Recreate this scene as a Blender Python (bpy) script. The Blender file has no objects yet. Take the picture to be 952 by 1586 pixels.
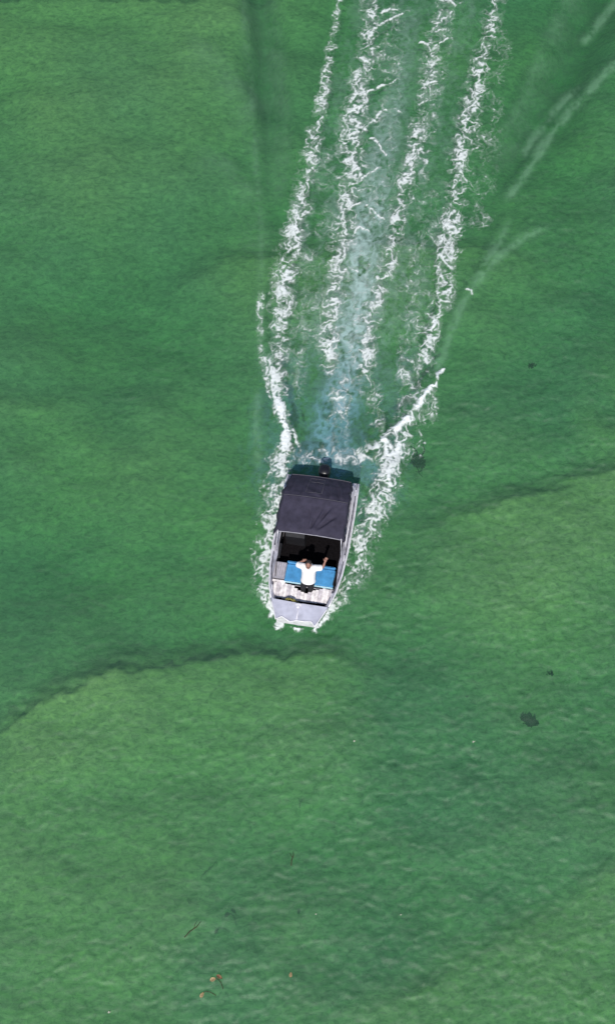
import bpy, math, random
import numpy as np
from mathutils import Vector, Matrix

random.seed(7)
RNG = np.random.RandomState(11)
scene = bpy.context.scene
COL = scene.collection
R = math.radians

# ------------------------------------------------------------------ camera
TILT, FOV, DIST = R(22.0), R(40.0), 43.6
cam_d = bpy.data.cameras.new('camera')
cam_d.sensor_fit = 'VERTICAL'
cam_d.angle = FOV
cam_d.clip_start, cam_d.clip_end = 0.5, 6000
cam = bpy.data.objects.new('camera', cam_d)
COL.objects.link(cam)
CAM = Vector((0.0, -DIST * math.sin(TILT), DIST * math.cos(TILT)))
cam.location = CAM
cam.rotation_euler = (TILT, 0, 0)
scene.camera = cam

# ------------------------------------------------------------------ sky + sun
SUN_EL = R(54)
SUN_DIR = Vector((-0.10, -0.99, 0)).normalized()          # horizontal direction towards the sun
world = bpy.data.worlds.new('World')
scene.world = world
world.use_nodes = True
wn = world.node_tree.nodes
sky = wn.new('ShaderNodeTexSky')
sky.sky_type = 'NISHITA'
sky.sun_disc = False
sky.sun_elevation = SUN_EL
sky.sun_rotation = math.atan2(SUN_DIR.x, SUN_DIR.y)
bg = wn['Background']
bg.inputs['Strength'].default_value = 0.10
world.node_tree.links.new(sky.outputs[0], bg.inputs[0])
sun_d = bpy.data.lights.new('sun', 'SUN')
sun_d.energy = 3.9
sun_d.angle = R(0.5)
sun_d.color = (1.0, 0.96, 0.90)
sun = bpy.data.objects.new('sun', sun_d)
COL.objects.link(sun)
sv = Vector((SUN_DIR.x * math.cos(SUN_EL), SUN_DIR.y * math.cos(SUN_EL), math.sin(SUN_EL)))
sun.rotation_euler = sv.to_track_quat('Z', 'Y').to_euler()
sun.location = (-20, -46, 80)
vs = scene.view_settings
vs.view_transform = 'Standard'
vs.look = 'None'
vs.exposure = 0.0
vs.gamma = 1.0
vs.use_curve_mapping = False
scene.cycles.transparent_max_bounces = 24
scene.cycles.max_bounces = 5
scene.cycles.diffuse_bounces = 2

# ------------------------------------------------------------------ layout: survey points (photo pixel -> metres on a level plane)
FPX = 793.0 / math.tan(FOV / 2)
def ground(px, py, z=0.0):
    x, y = (px - 476.0) / FPX, (793.0 - py) / FPX
    c, s = math.cos(TILT), math.sin(TILT)
    d = (x, y * c + s, y * s - c)
    t = (z - CAM.z) / d[2]
    return (CAM.x + d[0] * t, CAM.y + d[1] * t)
def path(pts, z=0.0):
    return np.array([ground(a, b, z) for a, b in pts])

# ------------------------------------------------------------------ numpy noise + curve helpers
def perlin(x, y, seed=0):
    rs = np.random.RandomState(seed)
    perm = rs.permutation(512)
    ang = rs.rand(512) * 2 * np.pi
    gx, gy = np.cos(ang), np.sin(ang)
    xi, yi = np.floor(x).astype(int), np.floor(y).astype(int)
    xf, yf = x - xi, y - yi
    def h(i, j):
        return perm[(perm[i & 511] + j) & 511]
    def g(i, j, dx, dy):
        k = h(i, j)
        return gx[k] * dx + gy[k] * dy
    u = xf * xf * xf * (xf * (xf * 6 - 15) + 10)
    v = yf * yf * yf * (yf * (yf * 6 - 15) + 10)
    a = g(xi, yi, xf, yf) * (1 - u) + g(xi + 1, yi, xf - 1, yf) * u
    b = g(xi, yi + 1, xf, yf - 1) * (1 - u) + g(xi + 1, yi + 1, xf - 1, yf - 1) * u
    return (a * (1 - v) + b * v) * 1.5
def fbm(x, y, seed=0, oct=4, gain=0.5):
    s, a = 0.0, 1.0
    for k in range(oct):
        s = s + a * perlin(x * 2 ** k, y * 2 ** k, seed + k)
        a *= gain
    return s
def sstep(a, b, x):
    t = np.clip((x - a) / (b - a), 0, 1)
    return t * t * (3 - 2 * t)
def to_curve(X, Y, pts, vals=None):
    """distance to a polyline, signed side (+ = left of travel), interpolated values along it, run 0..1"""
    best = np.full(X.shape, 1e9)
    side = np.zeros(X.shape)
    run = np.zeros(X.shape)
    val = np.zeros(X.shape)
    n = len(pts) - 1
    vals = np.ones(n + 1) if vals is None else np.asarray(vals, float)
    for i in range(n):
        a, b = pts[i], pts[i + 1]
        d = b - a
        L2 = float(d @ d)
        t = np.clip(((X - a[0]) * d[0] + (Y - a[1]) * d[1]) / L2, 0, 1)
        dx, dy = X - a[0] - t * d[0], Y - a[1] - t * d[1]
        dd = np.hypot(dx, dy)
        m = dd < best
        best[m] = dd[m]
        side[m] = np.sign(d[0] * dy - d[1] * dx)[m]
        run[m] = ((i + t) / n)[m]
        val[m] = (vals[i] * (1 - t) + vals[i + 1] * t)[m]
    return best, side, val, run

# ------------------------------------------------------------------ materials
MATS = {}
def new_mat(name):
    m = bpy.data.materials.new(name)
    m.use_nodes = True
    nt = m.node_tree
    nt.nodes.clear()
    out = nt.nodes.new('ShaderNodeOutputMaterial')
    return m, nt, out
def mat(name, col, rough=0.6, metal=0.0, var=0.12, scale=6.0, bump=0.0, bscale=60.0, spec=0.5, tint=None):
    """painted / plain surface with mottling, grime and fine relief"""
    m, nt, out = new_mat(name)
    N, L = nt.nodes, nt.links
    p = N.new('ShaderNodeBsdfPrincipled')
    p.inputs['Roughness'].default_value = rough
    p.inputs['Metallic'].default_value = metal
    p.inputs['Specular IOR Level'].default_value = spec
    tc = N.new('ShaderNodeTexCoord')
    nz = N.new('ShaderNodeTexNoise')
    nz.inputs['Scale'].default_value = scale
    nz.inputs['Detail'].default_value = 5
    L.new(tc.outputs['Object'], nz.inputs['Vector'])
    rp = N.new('ShaderNodeValToRGB')
    c2 = tint if tint else tuple(c * (1 - var * 2) for c in col)
    rp.color_ramp.elements[0].color = (*c2, 1)
    rp.color_ramp.elements[1].color = (*[min(1, c * (1 + var)) for c in col], 1)
    rp.color_ramp.elements[0].position = 0.3
    rp.color_ramp.elements[1].position = 0.65
    L.new(nz.outputs['Fac'], rp.inputs['Fac'])
    L.new(rp.outputs[0], p.inputs['Base Color'])
    if bump:
        n2 = N.new('ShaderNodeTexNoise')
        n2.inputs['Scale'].default_value = bscale
        L.new(tc.outputs['Object'], n2.inputs['Vector'])
        b = N.new('ShaderNodeBump')
        b.inputs['Strength'].default_value = bump
        b.inputs['Distance'].default_value = 0.01
        L.new(n2.outputs['Fac'], b.inputs['Height'])
        L.new(b.outputs[0], p.inputs['Normal'])
    L.new(p.outputs[0], out.inputs['Surface'])
    MATS[name] = m
    return m
mat('aluminium', (0.62, 0.60, 0.66), 0.42, 0.55, 0.18, 5, 0.1)
mat('white_paint', (0.74, 0.72, 0.76), 0.45, 0.0, 0.10, 7)
mat('deck_paint', (0.56, 0.56, 0.66), 0.5, 0.1, 0.10, 4, 0.15, 120)
mat('slat_white', (0.80, 0.75, 0.75), 0.6, 0.0, 0.16, 9)
mat('slat_grey', (0.60, 0.55, 0.58), 0.6, 0.0, 0.16, 9)
mat('black_void', (0.012, 0.011, 0.016), 0.9, 0, 0.2, 8)
mat('carpet', (0.006, 0.005, 0.006), 0.95, 0, 0.3, 20, 0.4, 200, 0.1)
mat('canvas_black', (0.042, 0.038, 0.062), 0.85, 0, 0.14, 5, 0.3, 160, 0.25)
mat('canvas_seam', (0.085, 0.08, 0.10), 0.8, 0, 0.1, 20)
mat('vinyl_blue', (0.07, 0.28, 0.54), 0.42, 0, 0.12, 6, 0.1)
mat('vinyl_highlight', (0.50, 0.78, 0.90), 0.4, 0, 0.08, 8)
mat('grey_plastic', (0.30, 0.29, 0.33), 0.6, 0, 0.12, 8, 0.15)
mat('engine_black', (0.010, 0.010, 0.014), 0.35, 0, 0.15, 6)
mat('dark_plastic', (0.012, 0.012, 0.015), 0.6, 0, 0.2, 8)
mat('screen', (0.010, 0.010, 0.012), 0.3, 0, 0.05, 4)
mat('rope', (0.26, 0.23, 0.06), 0.9, 0, 0.25, 30, 0.4, 90)
mat('skin', (0.30, 0.15, 0.11), 0.5, 0, 0.08, 20)
mat('hair', (0.022, 0.014, 0.012), 0.6, 0, 0.3, 40)
mat('shirt', (0.86, 0.84, 0.84), 0.85, 0, 0.03, 10, 0.2, 60)
mat('shorts', (0.012, 0.012, 0.016), 0.9, 0, 0.2, 20)
mat('weed', (0.006, 0.020, 0.008), 0.7, 0, 0.4, 6)
mat('weed_faint', (0.02, 0.055, 0.02), 0.7, 0, 0.4, 6)
mat('leaf_tan', (0.36, 0.26, 0.13), 0.7, 0, 0.3, 30)
mat('leaf_brown', (0.20, 0.10, 0.05), 0.8, 0, 0.3, 30)
mat('twig', (0.05, 0.035, 0.02), 0.9, 0, 0.3, 30)
mat('fleck', (0.42, 0.42, 0.34), 0.8, 0, 0.1, 30)

# ------------------------------------------------------------------ mesh builder
class MB:
    def __init__(s):
        s.v, s.f = [], []
    def add(s, vs, fs):
        o = len(s.v)
        s.v += [tuple(v) for v in vs]
        s.f += [tuple(i + o for i in f) for f in fs]
        return s
    def box(s, c, d, ch=0.0, rot=None):
        """box, its edges chamfered by ch"""
        hx, hy, hz = d[0] / 2, d[1] / 2, d[2] / 2
        ch = min(ch, hx * .9, hy * .9, hz * .9)
        M = rot if rot is not None else Matrix.Identity(3)
        if ch <= 0:
            vs = [(x, y, z) for z in (-hz, hz) for x, y in ((-hx, -hy), (hx, -hy), (hx, hy), (-hx, hy))]
            fs = [(3, 2, 1, 0), (4, 5, 6, 7), (0, 1, 5, 4), (1, 2, 6, 5), (2, 3, 7, 6), (3, 0, 4, 7)]
        else:
            def ring(z, i):
                ax, ay = hx - i, hy - i
                return [(-ax + ch, -ay, z), (ax - ch, -ay, z), (ax, -ay + ch, z), (ax, ay - ch, z),
                        (ax - ch, ay, z), (-ax + ch, ay, z), (-ax, ay - ch, z), (-ax, -ay + ch, z)]
            vs = ring(-hz, ch * .8) + ring(-hz + ch, 0) + ring(hz - ch, 0) + ring(hz, ch * .8)
            fs = [tuple(reversed(range(8)))]
            for k in range(3):
                for i in range(8):
                    j = (i + 1) % 8
                    fs.append((k * 8 + i, k * 8 + j, k * 8 + 8 + j, k * 8 + 8 + i))
            fs.append(tuple(range(24, 32)))
        C = Vector(c)
        return s.add([M @ Vector(v) + C for v in vs], fs)
    def tube(s, pts, r, n=8, cap=True):
        pts = [Vector(p) for p in pts]
        rs = r if isinstance(r, (list, tuple)) else [r] * len(pts)
        vs, fs = [], []
        up = Vector((0, 0, 1))
        for i, p in enumerate(pts):
            t = (pts[min(i + 1, len(pts) - 1)] - pts[max(i - 1, 0)]).normalized()
            a = t.cross(up)
            if a.length < 1e-3:
                a = t.cross(Vector((1, 0, 0)))
            a.normalize()
            b = a.cross(t)
            for k in range(n):
                q = 2 * math.pi * k / n
                vs.append(p + (a * math.cos(q) + b * math.sin(q)) * rs[i])
        for i in range(len(pts) - 1):
            for k in range(n):
                j = (k + 1) % n
                fs.append((i * n + k, i * n + j, i * n + n + j, i * n + n + k))
        if cap:
            fs.append(tuple(reversed(range(n))))
            fs.append(tuple(range((len(pts) - 1) * n, len(pts) * n)))
        return s.add(vs, fs)
    def ell(s, c, r, n=14, m=9, rot=None):
        M = rot if rot is not None else Matrix.Identity(3)
        vs, fs = [], []
        C = Vector(c)
        for j in range(m + 1):
            th = math.pi * j / m
            for i in range(n):
                ph = 2 * math.pi * i / n
                vs.append(M @ Vector((r[0] * math.sin(th) * math.cos(ph), r[1] * math.sin(th) * math.sin(ph), r[2] * math.cos(th))) + C)
        for j in range(m):
            for i in range(n):
                k = (i + 1) % n
                fs.append((j * n + i, (j + 1) * n + i, (j + 1) * n + k, j * n + k))
        return s.add(vs, fs)
    def loft(s, rings, cap=True, closed=True):
        n = len(rings[0])
        vs = [p for r_ in rings for p in r_]
        fs = []
        for i in range(len(rings) - 1):
            for k in range(n if closed else n - 1):
                j = (k + 1) % n
                fs.append((i * n + k, i * n + j, i * n + n + j, i * n + n + k))
        if cap:
            fs.append(tuple(reversed(range(n))))
            fs.append(tuple(range((len(rings) - 1) * n, len(rings) * n)))
        return s.add(vs, fs)
    def prism(s, outline, z0, z1):
        """outline of (x, y) or (x, y, dz) points, counter-clockwise"""
        n = len(outline)
        dz = [o[2] if len(o) > 2 else 0 for o in outline]
        vs = [(o[0], o[1], z0 + d) for o, d in zip(outline, dz)] + [(o[0], o[1], z1 + d) for o, d in zip(outline, dz)]
        fs = [tuple(reversed(range(n))), tuple(range(n, 2 * n))]
        for i in range(n):
            j = (i + 1) % n
            fs.append((i, j, n + j, n + i))
        return s.add(vs, fs)
    def mesh(s, name):
        me = bpy.data.meshes.new(name)
        me.from_pydata(s.v, [], s.f)
        me.update()
        return me
    def build(s, name, m, parent=None, smooth=False):
        return obj(name, s.mesh(name), m, parent, smooth)
def obj(name, me, m, parent=None, smooth=False):
    o = bpy.data.objects.new(name, me)
    COL.objects.link(o)
    if m is not None:
        me.materials.append(MATS[m] if isinstance(m, str) else m)
    if smooth:
        me.polygons.foreach_set('use_smooth', np.ones(len(me.polygons), bool))
    if parent is not None:
        o.parent = parent
    return o
def empty(name, M):
    o = bpy.data.objects.new(name, None)
    o.empty_display_size = 0.3
    COL.objects.link(o)
    o.matrix_world = M
    return o
def tag(o, label, cat=None, group=None, kind=None):
    o['label'] = label
    if cat: o['category'] = cat
    if group: o['group'] = group
    if kind: o['kind'] = kind
    return o
def grid_mesh(name, X, Y, Z, keep=None, attrs=None, skirt=None):
    """quad mesh from 2-D arrays; keep = boolean per quad; skirt = depth that closes it into a block"""
    h, w = X.shape
    idx = np.arange(h * w).reshape(h, w)
    q = np.stack([idx[:-1, :-1], idx[:-1, 1:], idx[1:, 1:], idx[1:, :-1]], -1)
    q = q[keep] if keep is not None else q.reshape(-1, 4)
    V = np.stack([X.ravel(), Y.ravel(), Z.ravel()], 1)
    if keep is not None:
        used = np.unique(q)
        re = np.zeros(h * w, int)
        re[used] = np.arange(len(used))
        q = re[q]
        V = V[used]
        attrs = {k: a.ravel()[used] for k, a in (attrs or {}).items()}
    else:
        attrs = {k: a.ravel() for k, a in (attrs or {}).items()}
    loops = q.ravel()
    starts = np.arange(0, len(loops), 4)
    extra_l, extra_s = [], []
    if skirt is not None:
        rim = np.concatenate([idx[0, :], idx[1:, -1], idx[-1, -2::-1], idx[-2:0:-1, 0]])
        n0 = len(V)
        low = V[rim].copy()
        low[:, 2] = skirt
        V = np.vstack([V, low])
        m = len(rim)
        nl = len(loops)
        for i in range(m):
            j = (i + 1) % m
            extra_s.append(nl + len(extra_l))
            extra_l += [rim[j], rim[i], n0 + i, n0 + j]
        extra_s.append(nl + len(extra_l))
        extra_l += [n0 + i for i in reversed(range(m))]
        for k in attrs:
            attrs[k] = np.concatenate([attrs[k], np.zeros(m)])
        loops = np.concatenate([loops, extra_l])
        starts = np.concatenate([starts, extra_s])
    me = bpy.data.meshes.new(name)
    me.vertices.add(len(V))
    me.vertices.foreach_set('co', V.astype(np.float32).ravel())
    me.loops.add(len(loops))
    me.loops.foreach_set('vertex_index', loops.astype(np.int32))
    me.polygons.add(len(starts))
    me.polygons.foreach_set('loop_start', starts.astype(np.int32))
    me.update(calc_edges=True)
    for k, a in attrs.items():
        at = me.attributes.new(k, 'FLOAT', 'POINT')
        at.data.foreach_set('value', a.astype(np.float32))
    me.polygons.foreach_set('use_smooth', np.ones(len(starts), bool))
    me.validate()
    return me
def axis(lo, hi, step, far, grow=1.35):
    a = list(np.arange(lo, hi + 1e-6, step))
    d = step
    while a[-1] < far:
        d *= grow
        a.append(a[-1] + d)
    d = step
    while a[0] > -far:
        d *= grow
        a.insert(0, a[0] - d)
    return np.array(a)

# ------------------------------------------------------------------ sandy seabed with bars
bars = [  # lee edge of each sand bar (photo, left to right), height, reach
    ([(-140, 1200), (-60, 1163), (0, 1132), (50, 1103), (100, 1073), (160, 1050), (230, 1031), (310, 1019), (400, 1009), (480, 1009), (540, 1017), (620, 1050)], 0.56, 6.0, 1.0),
    ([(600, 850), (640, 825), (690, 803), (760, 783), (820, 766), (880, 748), (952, 727), (1100, 690), (1300, 640)], 0.42, 4.5, .7),
    ([(240, 455), (300, 420), (350, 402), (410, 394), (480, 398), (560, 386), (640, 378), (720, 383), (800, 388), (850, 398), (900, 420)], 0.34, 4.0, .6),
    ([(-200, 600), (-60, 612), (0, 618), (60, 624), (110, 622), (160, 610)], 0.14, 3.0, .5),
    ([(420, 1620), (480, 1592), (540, 1566), (580, 1553), (640, 1548), (700, 1500), (740, 1480), (800, 1450), (860, 1410), (960, 1350), (1200, 1280)], 0.18, 4.5, .75),
    ([(-300, 30), (-100, 8), (0, 0), (100, -4), (180, 2), (300, 6), (420, -20), (600, -60)], 0.45, 7.0, .7),
    ([(860, 590), (900, 640), (930, 655), (1000, 680), (1150, 690)], 0.18, 3.0, .5),
]
bx = axis(-15, 17, 0.11, 1800)
by = axis(-19, 25, 0.11, 1800)
BX, BY = np.meshgrid(bx, by)
bed = -3.0 + 0.50 * fbm(BX / 7, BY / 5.5, 40, 3) + 0.07 * fbm(BX / 2.2 + BY / 6, BY / 1.3, 50, 3)
bed += 0.020 * perlin(BX / 0.55 + 0.3 * perlin(BX, BY, 9), BY / 0.30 + 0.3 * BX, 61)
litter_shade = np.zeros_like(BX)  # wrack along the bar edges, plus wake-trough shade painted into the sand
clean = np.zeros_like(BX)
for mx_, my_, hh, rr in ((150, 170, .50, 4.0), (850, 880, .35, 3.5), (80, 790, -.40, 3.0), (250, 480, -.2, 2.5), (900, 1500, .30, 3.0), (60, 1230, .25, 3.0), (700, 60, .25, 2.5), (560, 1440, -.15, 3.0)):
    gx_, gy_ = ground(mx_, my_, -2.5)                        # broad shoals and hollows
    bed += hh * np.exp(-((BX - gx_) ** 2 + (BY - gy_) ** 2) / rr ** 2)
BZD = -2.45
for k, (pts, hgt, reach, lit) in enumerate(bars):
    pl = path(pts, BZD)
    wob = 0.20 * perlin(BX / 1.3, BY / 1.3, 70 + k) + 0.15 * perlin(BX / 0.30, BY / 0.30, 90 + k)
    d, side, _, run = to_curve(BX, BY, pl)
    sd = d * side + wob                       # + = far (upper) side
    rx = (BX - pl[0, 0]) / (pl[-1, 0] - pl[0, 0])
    ends = sstep(0.0, 0.25, rx) * sstep(1.0, 0.75, rx)
    up = np.where(sd < 0, np.exp(np.minimum(sd, 0) / reach), 1 - sstep(-0.35, 0.95, sd))
    far_ = np.where(d < 30, 1, 0)
    bed += 1.3 * hgt * up * ends * far_
    clean = np.maximum(clean, up * ends * np.clip(0.35 + hgt, 0, 1) * (d < 30))
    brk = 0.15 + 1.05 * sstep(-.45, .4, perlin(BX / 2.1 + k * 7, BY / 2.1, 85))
    litter_shade = np.maximum(litter_shade, 0.75 * lit * brk * ends * np.exp(-((sd - 0.20) / 0.34) ** 2) * (0.62 + 0.5 * perlin(BX / .5, BY / .5, 33)))
for pts, wd, dp in (([(424, 330), (420, 220), (412, 120), (404, 30), (396, -60)], 0.62, 1.1), ([(758, 310), (800, 235), (842, 165), (880, 95), (925, 10), (960, -60)], 1.0, 1.2)):
    d, _, _, run = to_curve(BX, BY, path(pts, -2.5))        # hollows and dark tint painting the wake troughs' shade onto the bed
    ch = np.exp(-((d + 0.25 * perlin(BX / 1.6, BY / 1.6, 57)) / wd) ** 2) * sstep(0, .5, run) * (0.8 + 0.35 * perlin(BX / 2.3, BY / 2.3, 58))
    bed -= dp * ch
    clean *= 1 - .7 * ch
    litter_shade = np.maximum(litter_shade, .95 * ch)
bed = np.clip(bed, -4.5, -1.2)
m, nt, out = new_mat('seabed_sand')
N, L = nt.nodes, nt.links
tc = N.new('ShaderNodeTexCoord')
def noise(scale, detail=4, rough=0.55, stretch=None, dist=0.0, rot=0.0, node=None):
    n = N.new('ShaderNodeTexNoise')
    n.inputs['Scale'].default_value = scale
    n.inputs['Detail'].default_value = detail
    n.inputs['Roughness'].default_value = rough
    n.inputs['Distortion'].default_value = dist
    if stretch or rot:
        mp = N.new('ShaderNodeMapping')
        mp.inputs['Scale'].default_value = stretch or (1, 1, 1)
        mp.inputs['Rotation'].default_value = (0, 0, rot)
        L.new(tc.outputs['Object'], mp.inputs['Vector'])
        L.new(mp.outputs[0], n.inputs['Vector'])
    else:
        L.new(tc.outputs['Object'], n.inputs['Vector'])
    return n
def ramp(fac, stops):
    r = N.new('ShaderNodeValToRGB')
    cr = r.color_ramp
    while len(cr.elements) < len(stops):
        cr.elements.new(0.5)
    for e, (p, c) in zip(cr.elements, stops):
        e.position = p
        e.color = (*c, 1) if len(c) == 3 else c
    L.new(fac, r.inputs['Fac'])
    return r
def mixc(fac, a, b, mode='MIX'):
    x = N.new('ShaderNodeMix')
    x.data_type = 'RGBA'
    x.blend_type = mode
    if isinstance(fac, float): x.inputs[0].default_value = fac
    else: L.new(fac, x.inputs[0])
    for s, v in ((6, a), (7, b)):
        if isinstance(v, tuple): x.inputs[s].default_value = (*v, 1)
        else: L.new(v, x.inputs[s])
    return x.outputs[2]
big = ramp(noise(0.16, 3, 0.5).outputs['Fac'], [(0.32, (0.34, 0.38, 0.29)), (0.68, (0.52, 0.49, 0.27))])
caustic_mottle = ramp(noise(5.2, 5, 0.72, (0.8, 1.35, 1), 0.6, R(-14)).outputs['Fac'], [(0.30, (0.42, 0.48, 0.45)), (0.50, (0.90, 0.90, 0.90)), (0.72, (1.42, 1.38, 1.22))])  # sand mottle with rippling refracted light put into its colour
c1 = mixc(1.0, big.outputs[0], caustic_mottle.outputs[0], 'MULTIPLY')
patch = ramp(noise(0.55, 4, 0.6, (1, 1.6, 1), 0.4).outputs['Fac'], [(0.35, (0.80, 0.83, 0.80)), (0.62, (1.06, 1.05, 1.0))])
c1 = mixc(1.0, c1, patch.outputs[0], 'MULTIPLY')
at = N.new('ShaderNodeAttribute')
at.attribute_name = 'litter_shade'
ac = N.new('ShaderNodeAttribute')
ac.attribute_name = 'clean'
c1 = mixc(ac.outputs['Fac'], c1, mixc(1.0, (0.66, 0.56, 0.28), caustic_mottle.outputs[0], 'MULTIPLY'))
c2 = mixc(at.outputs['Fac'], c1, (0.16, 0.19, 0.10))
d = N.new('ShaderNodeBsdfDiffuse')
L.new(c2, d.inputs[0])
L.new(d.outputs[0], out.inputs['Surface'])
seabed = obj('seabed', grid_mesh('seabed', BX, BY, bed, attrs={'litter_shade': np.clip(litter_shade, 0, 1) * 0.55, 'clean': np.clip(clean, 0, 1)}), m)
tag(seabed, 'pale sandy seabed with curved bars seen through the green water', kind='structure')

# ------------------------------------------------------------------ boat pose
STERN = Vector((*ground(501.5, 743, 0.70), 0.0))
BOW = Vector((*ground(459.5, 966, 1.05), 0.0))
HULL_L = 4.9
fwd = (BOW - STERN).normalized()
YAW = math.atan2(-fwd.x, fwd.y)
BOAT = Matrix.Translation(STERN) @ Matrix.Rotation(YAW, 4, 'Z') @ Matrix.Rotation(R(2.2), 4, 'X') @ Matrix.Rotation(R(2.5), 4, 'Y') @ Matrix.Diagonal((1, .972, 1, 1))
print('boat length by survey', (BOW - STERN).length, 'yaw', math.degrees(YAW))
INV = BOAT.inverted()

# ------------------------------------------------------------------ water surface
crests = [  # (photo trace, height, width) of the wash crests running out from the boat
    ([(416, 640), (404, 560), (402, 480), (405, 400), (402, 330), (397, 260), (390, 170), (382, 70), (376, 0), (368, -90)], 0.085, 0.17),
    ([(412, 400), (408, 350), (385, 290), (350, 250), (300, 220)], 0.045, 0.30),
    ([(404, 250), (395, 190), (372, 130), (330, 80), (270, 40)], 0.045, 0.32),
    ([(432, 330), (446, 250), (440, 160), (432, 70), (420, -40)], 0.050, 0.30),
    ([(404, 760), (398, 700), (396, 640), (402, 590)], 0.06, 0.16),
    ([(668, 600), (690, 540), (712, 482), (730, 448), (752, 410), (776, 370), (792, 330)], 0.085, 0.11),
    ([(722, 462), (745, 430), (775, 396), (812, 368), (860, 345)], 0.075, 0.11),
    ([(778, 318), (800, 290), (830, 245), (856, 205), (890, 165), (952, 100), (1040, 20)], 0.085, 0.11),
    ([(806, 248), (826, 215), (852, 182), (880, 150), (905, 128)], 0.070, 0.14),
    ([(900, 72), (925, 40), (952, 5), (990, -45)], 0.085, 0.12),
    ([(745, 268), (775, 220), (810, 150), (838, 80), (870, 10), (900, -60)], 0.060, 0.35),
]
troughs = [
    ([(424, 300), (420, 220), (412, 120), (404, 30), (396, -60)], -0.10, 0.50),
    ([(768, 292), (800, 235), (842, 165), (880, 95), (925, 10), (960, -60)], -0.10, 0.50),
]
RIPPLE = 2.0
def water_height(X, Y, fine=True):
    Z = 0.018 * perlin(X / 2.6, Y / 1.7, 5) + 0.010 * perlin(X / 0.9 + 0.3 * Y, Y / 0.6, 6)
    for pts, a, w in crests + troughs:
        pl = path(pts)
        x0, x1, y0, y1 = pl[:, 0].min() - 3, pl[:, 0].max() + 3, pl[:, 1].min() - 3, pl[:, 1].max() + 3
        msk = (X > x0) & (X < x1) & (Y > y0) & (Y < y1)
        xs, ys = X[msk], Y[msk]
        xs2 = xs + 0.05 * perlin(xs / .5, ys / .5, 17)
        ys2 = ys + 0.05 * perlin(xs / .5, ys / .5, 18)
        dd, side, _, run = to_curve(xs2, ys2, pl)
        e = sstep(0, 0.16, run) * sstep(1.0, 0.84, run)
        mod = 0.75 + 0.5 * perlin(xs / 1.1, ys / 1.1, 27)
        w_back = w if a < 0 else w * 4.5
        back = side * (1 if pl[-1, 0] > pl[0, 0] else -1) > 0      # long back slope towards the wake, steep outer face
        ww = np.where(back, w_back, w)
        Z[msk] += 0.75 * a * e * mod * np.exp(-(dd / ww) ** (1.5 if a > 0 else 2))
    # bow and stern waves rolling off the hull, hollow behind the transom
    for pts, a, w in ([[(427, 600), (438, 640), (443, 668), (436, 705), (426, 760), (414, 820), (410, 870), (414, 915), (424, 945)], 0.09, 0.28],
                      [[(684, 575), (668, 600), (650, 622), (632, 648), (608, 670), (585, 690), (572, 720)], 0.16, 0.20],
                      [[(610, 700), (588, 760), (566, 830), (548, 890), (520, 940)], 0.08, 0.35],
                      [[(505, 720), (520, 660), (530, 610)], -0.10, 0.8]):
        pl = path(pts)
        msk = (np.abs(X - pl[:, 0].mean()) < 6) & (np.abs(Y - pl[:, 1].mean()) < 8)
        dd, _, _, run = to_curve(X[msk], Y[msk], pl)
        Z[msk] += a * np.exp(-(dd / w) ** 2) * sstep(0, .1, run) * sstep(1, .9, run)
    # the hull presses its own patch flat
    lx = INV[0][0] * X + INV[0][1] * Y + INV[0][3]
    ly = INV[1][0] * X + INV[1][1] * Y + INV[1][3]
    hull = sstep(1.15, 0.9, np.abs(lx)) * sstep(-0.15, 0.1, ly) * sstep(5.0, 4.7, ly)
    return Z * (1 - hull) - 0.06 * hull
wx = axis(-13, 13.5, 0.046, 1900)
wy = axis(-18.5, 21.5, 0.046, 1900)
WX, WY = np.meshgrid(wx, wy)
WZ = water_height(WX, WY)
# churned, oily-smooth water inside the wake has less wind ripple
dl, _, _, _ = to_curve(WX, WY, path([(500, 700), (520, 560), (548, 420), (585, 260), (625, 100), (650, 0), (680, -120)]))
calm = np.exp(-(dl / 2.6) ** 2)
for pts, wdt in (([(424, 330), (420, 220), (412, 120), (404, 30), (396, -60)], 0.7), ([(760, 300), (800, 235), (842, 165), (880, 95), (925, 10), (960, -60)], 1.0)):
    dd, _, _, _ = to_curve(WX, WY, path(pts))
    calm = np.maximum(calm, np.exp(-(dd / wdt) ** 2))
# wind ripple: short crossing wavelets, patchy with the gusts, fading out where the mesh is coarse
gust = 0.42 + 0.45 * fbm(WX / 6, WY / 5, 601, 2) + 0.75 * sstep(-9, 9, WX - 0.45 * WY)
fade = sstep(16, 13, np.abs(WX)) * sstep(25, 21, np.abs(WY))
ca, sa = math.cos(R(-16)), math.sin(R(-16))
UX, UY = WX * ca - WY * sa, WX * sa + WY * ca
qx, qy = 0.22 * perlin(WX * 1.7, WY * 1.7, 611), 0.22 * perlin(WX * 1.7, WY * 1.7, 612)
pk = lambda n: n + 0.35 * n * n                 # peaked crests, flat hollows
rip = 0.0075 * pk(perlin((UX + qx) * 0.8, (UY + qy) * 1.5, 620))
rip += 0.0095 * pk(perlin((UX + qx) * 1.3, (UY + qy) * 2.5, 621))
rip += 0.0105 * pk(perlin((UX + qx) * 2.2, (UY + qy) * 4.6, 622))
rip += 0.0100 * pk(perlin((WX - qx) * 3.4, (WY + qy) * 4.4, 623))
rip += 0.0062 * perlin(WX * 6.0 + 2 * qx, WY * 8.5, 624)
WZ += RIPPLE * rip * np.clip(gust, .2, 1.5) * fade * (1 - 0.72 * calm)
m, nt, out = new_mat('green_water')
N, L = nt.nodes, nt.links
tc = N.new('ShaderNodeTexCoord')
def math_(op, a, b):
    x = N.new('ShaderNodeMath')
    x.operation = op
    for i, v in enumerate((a, b)):
        if isinstance(v, (int, float)): x.inputs[i].default_value = v
        else: L.new(v, x.inputs[i])
    return x.outputs[0]
tr = N.new('ShaderNodeBsdfTransparent')
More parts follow.
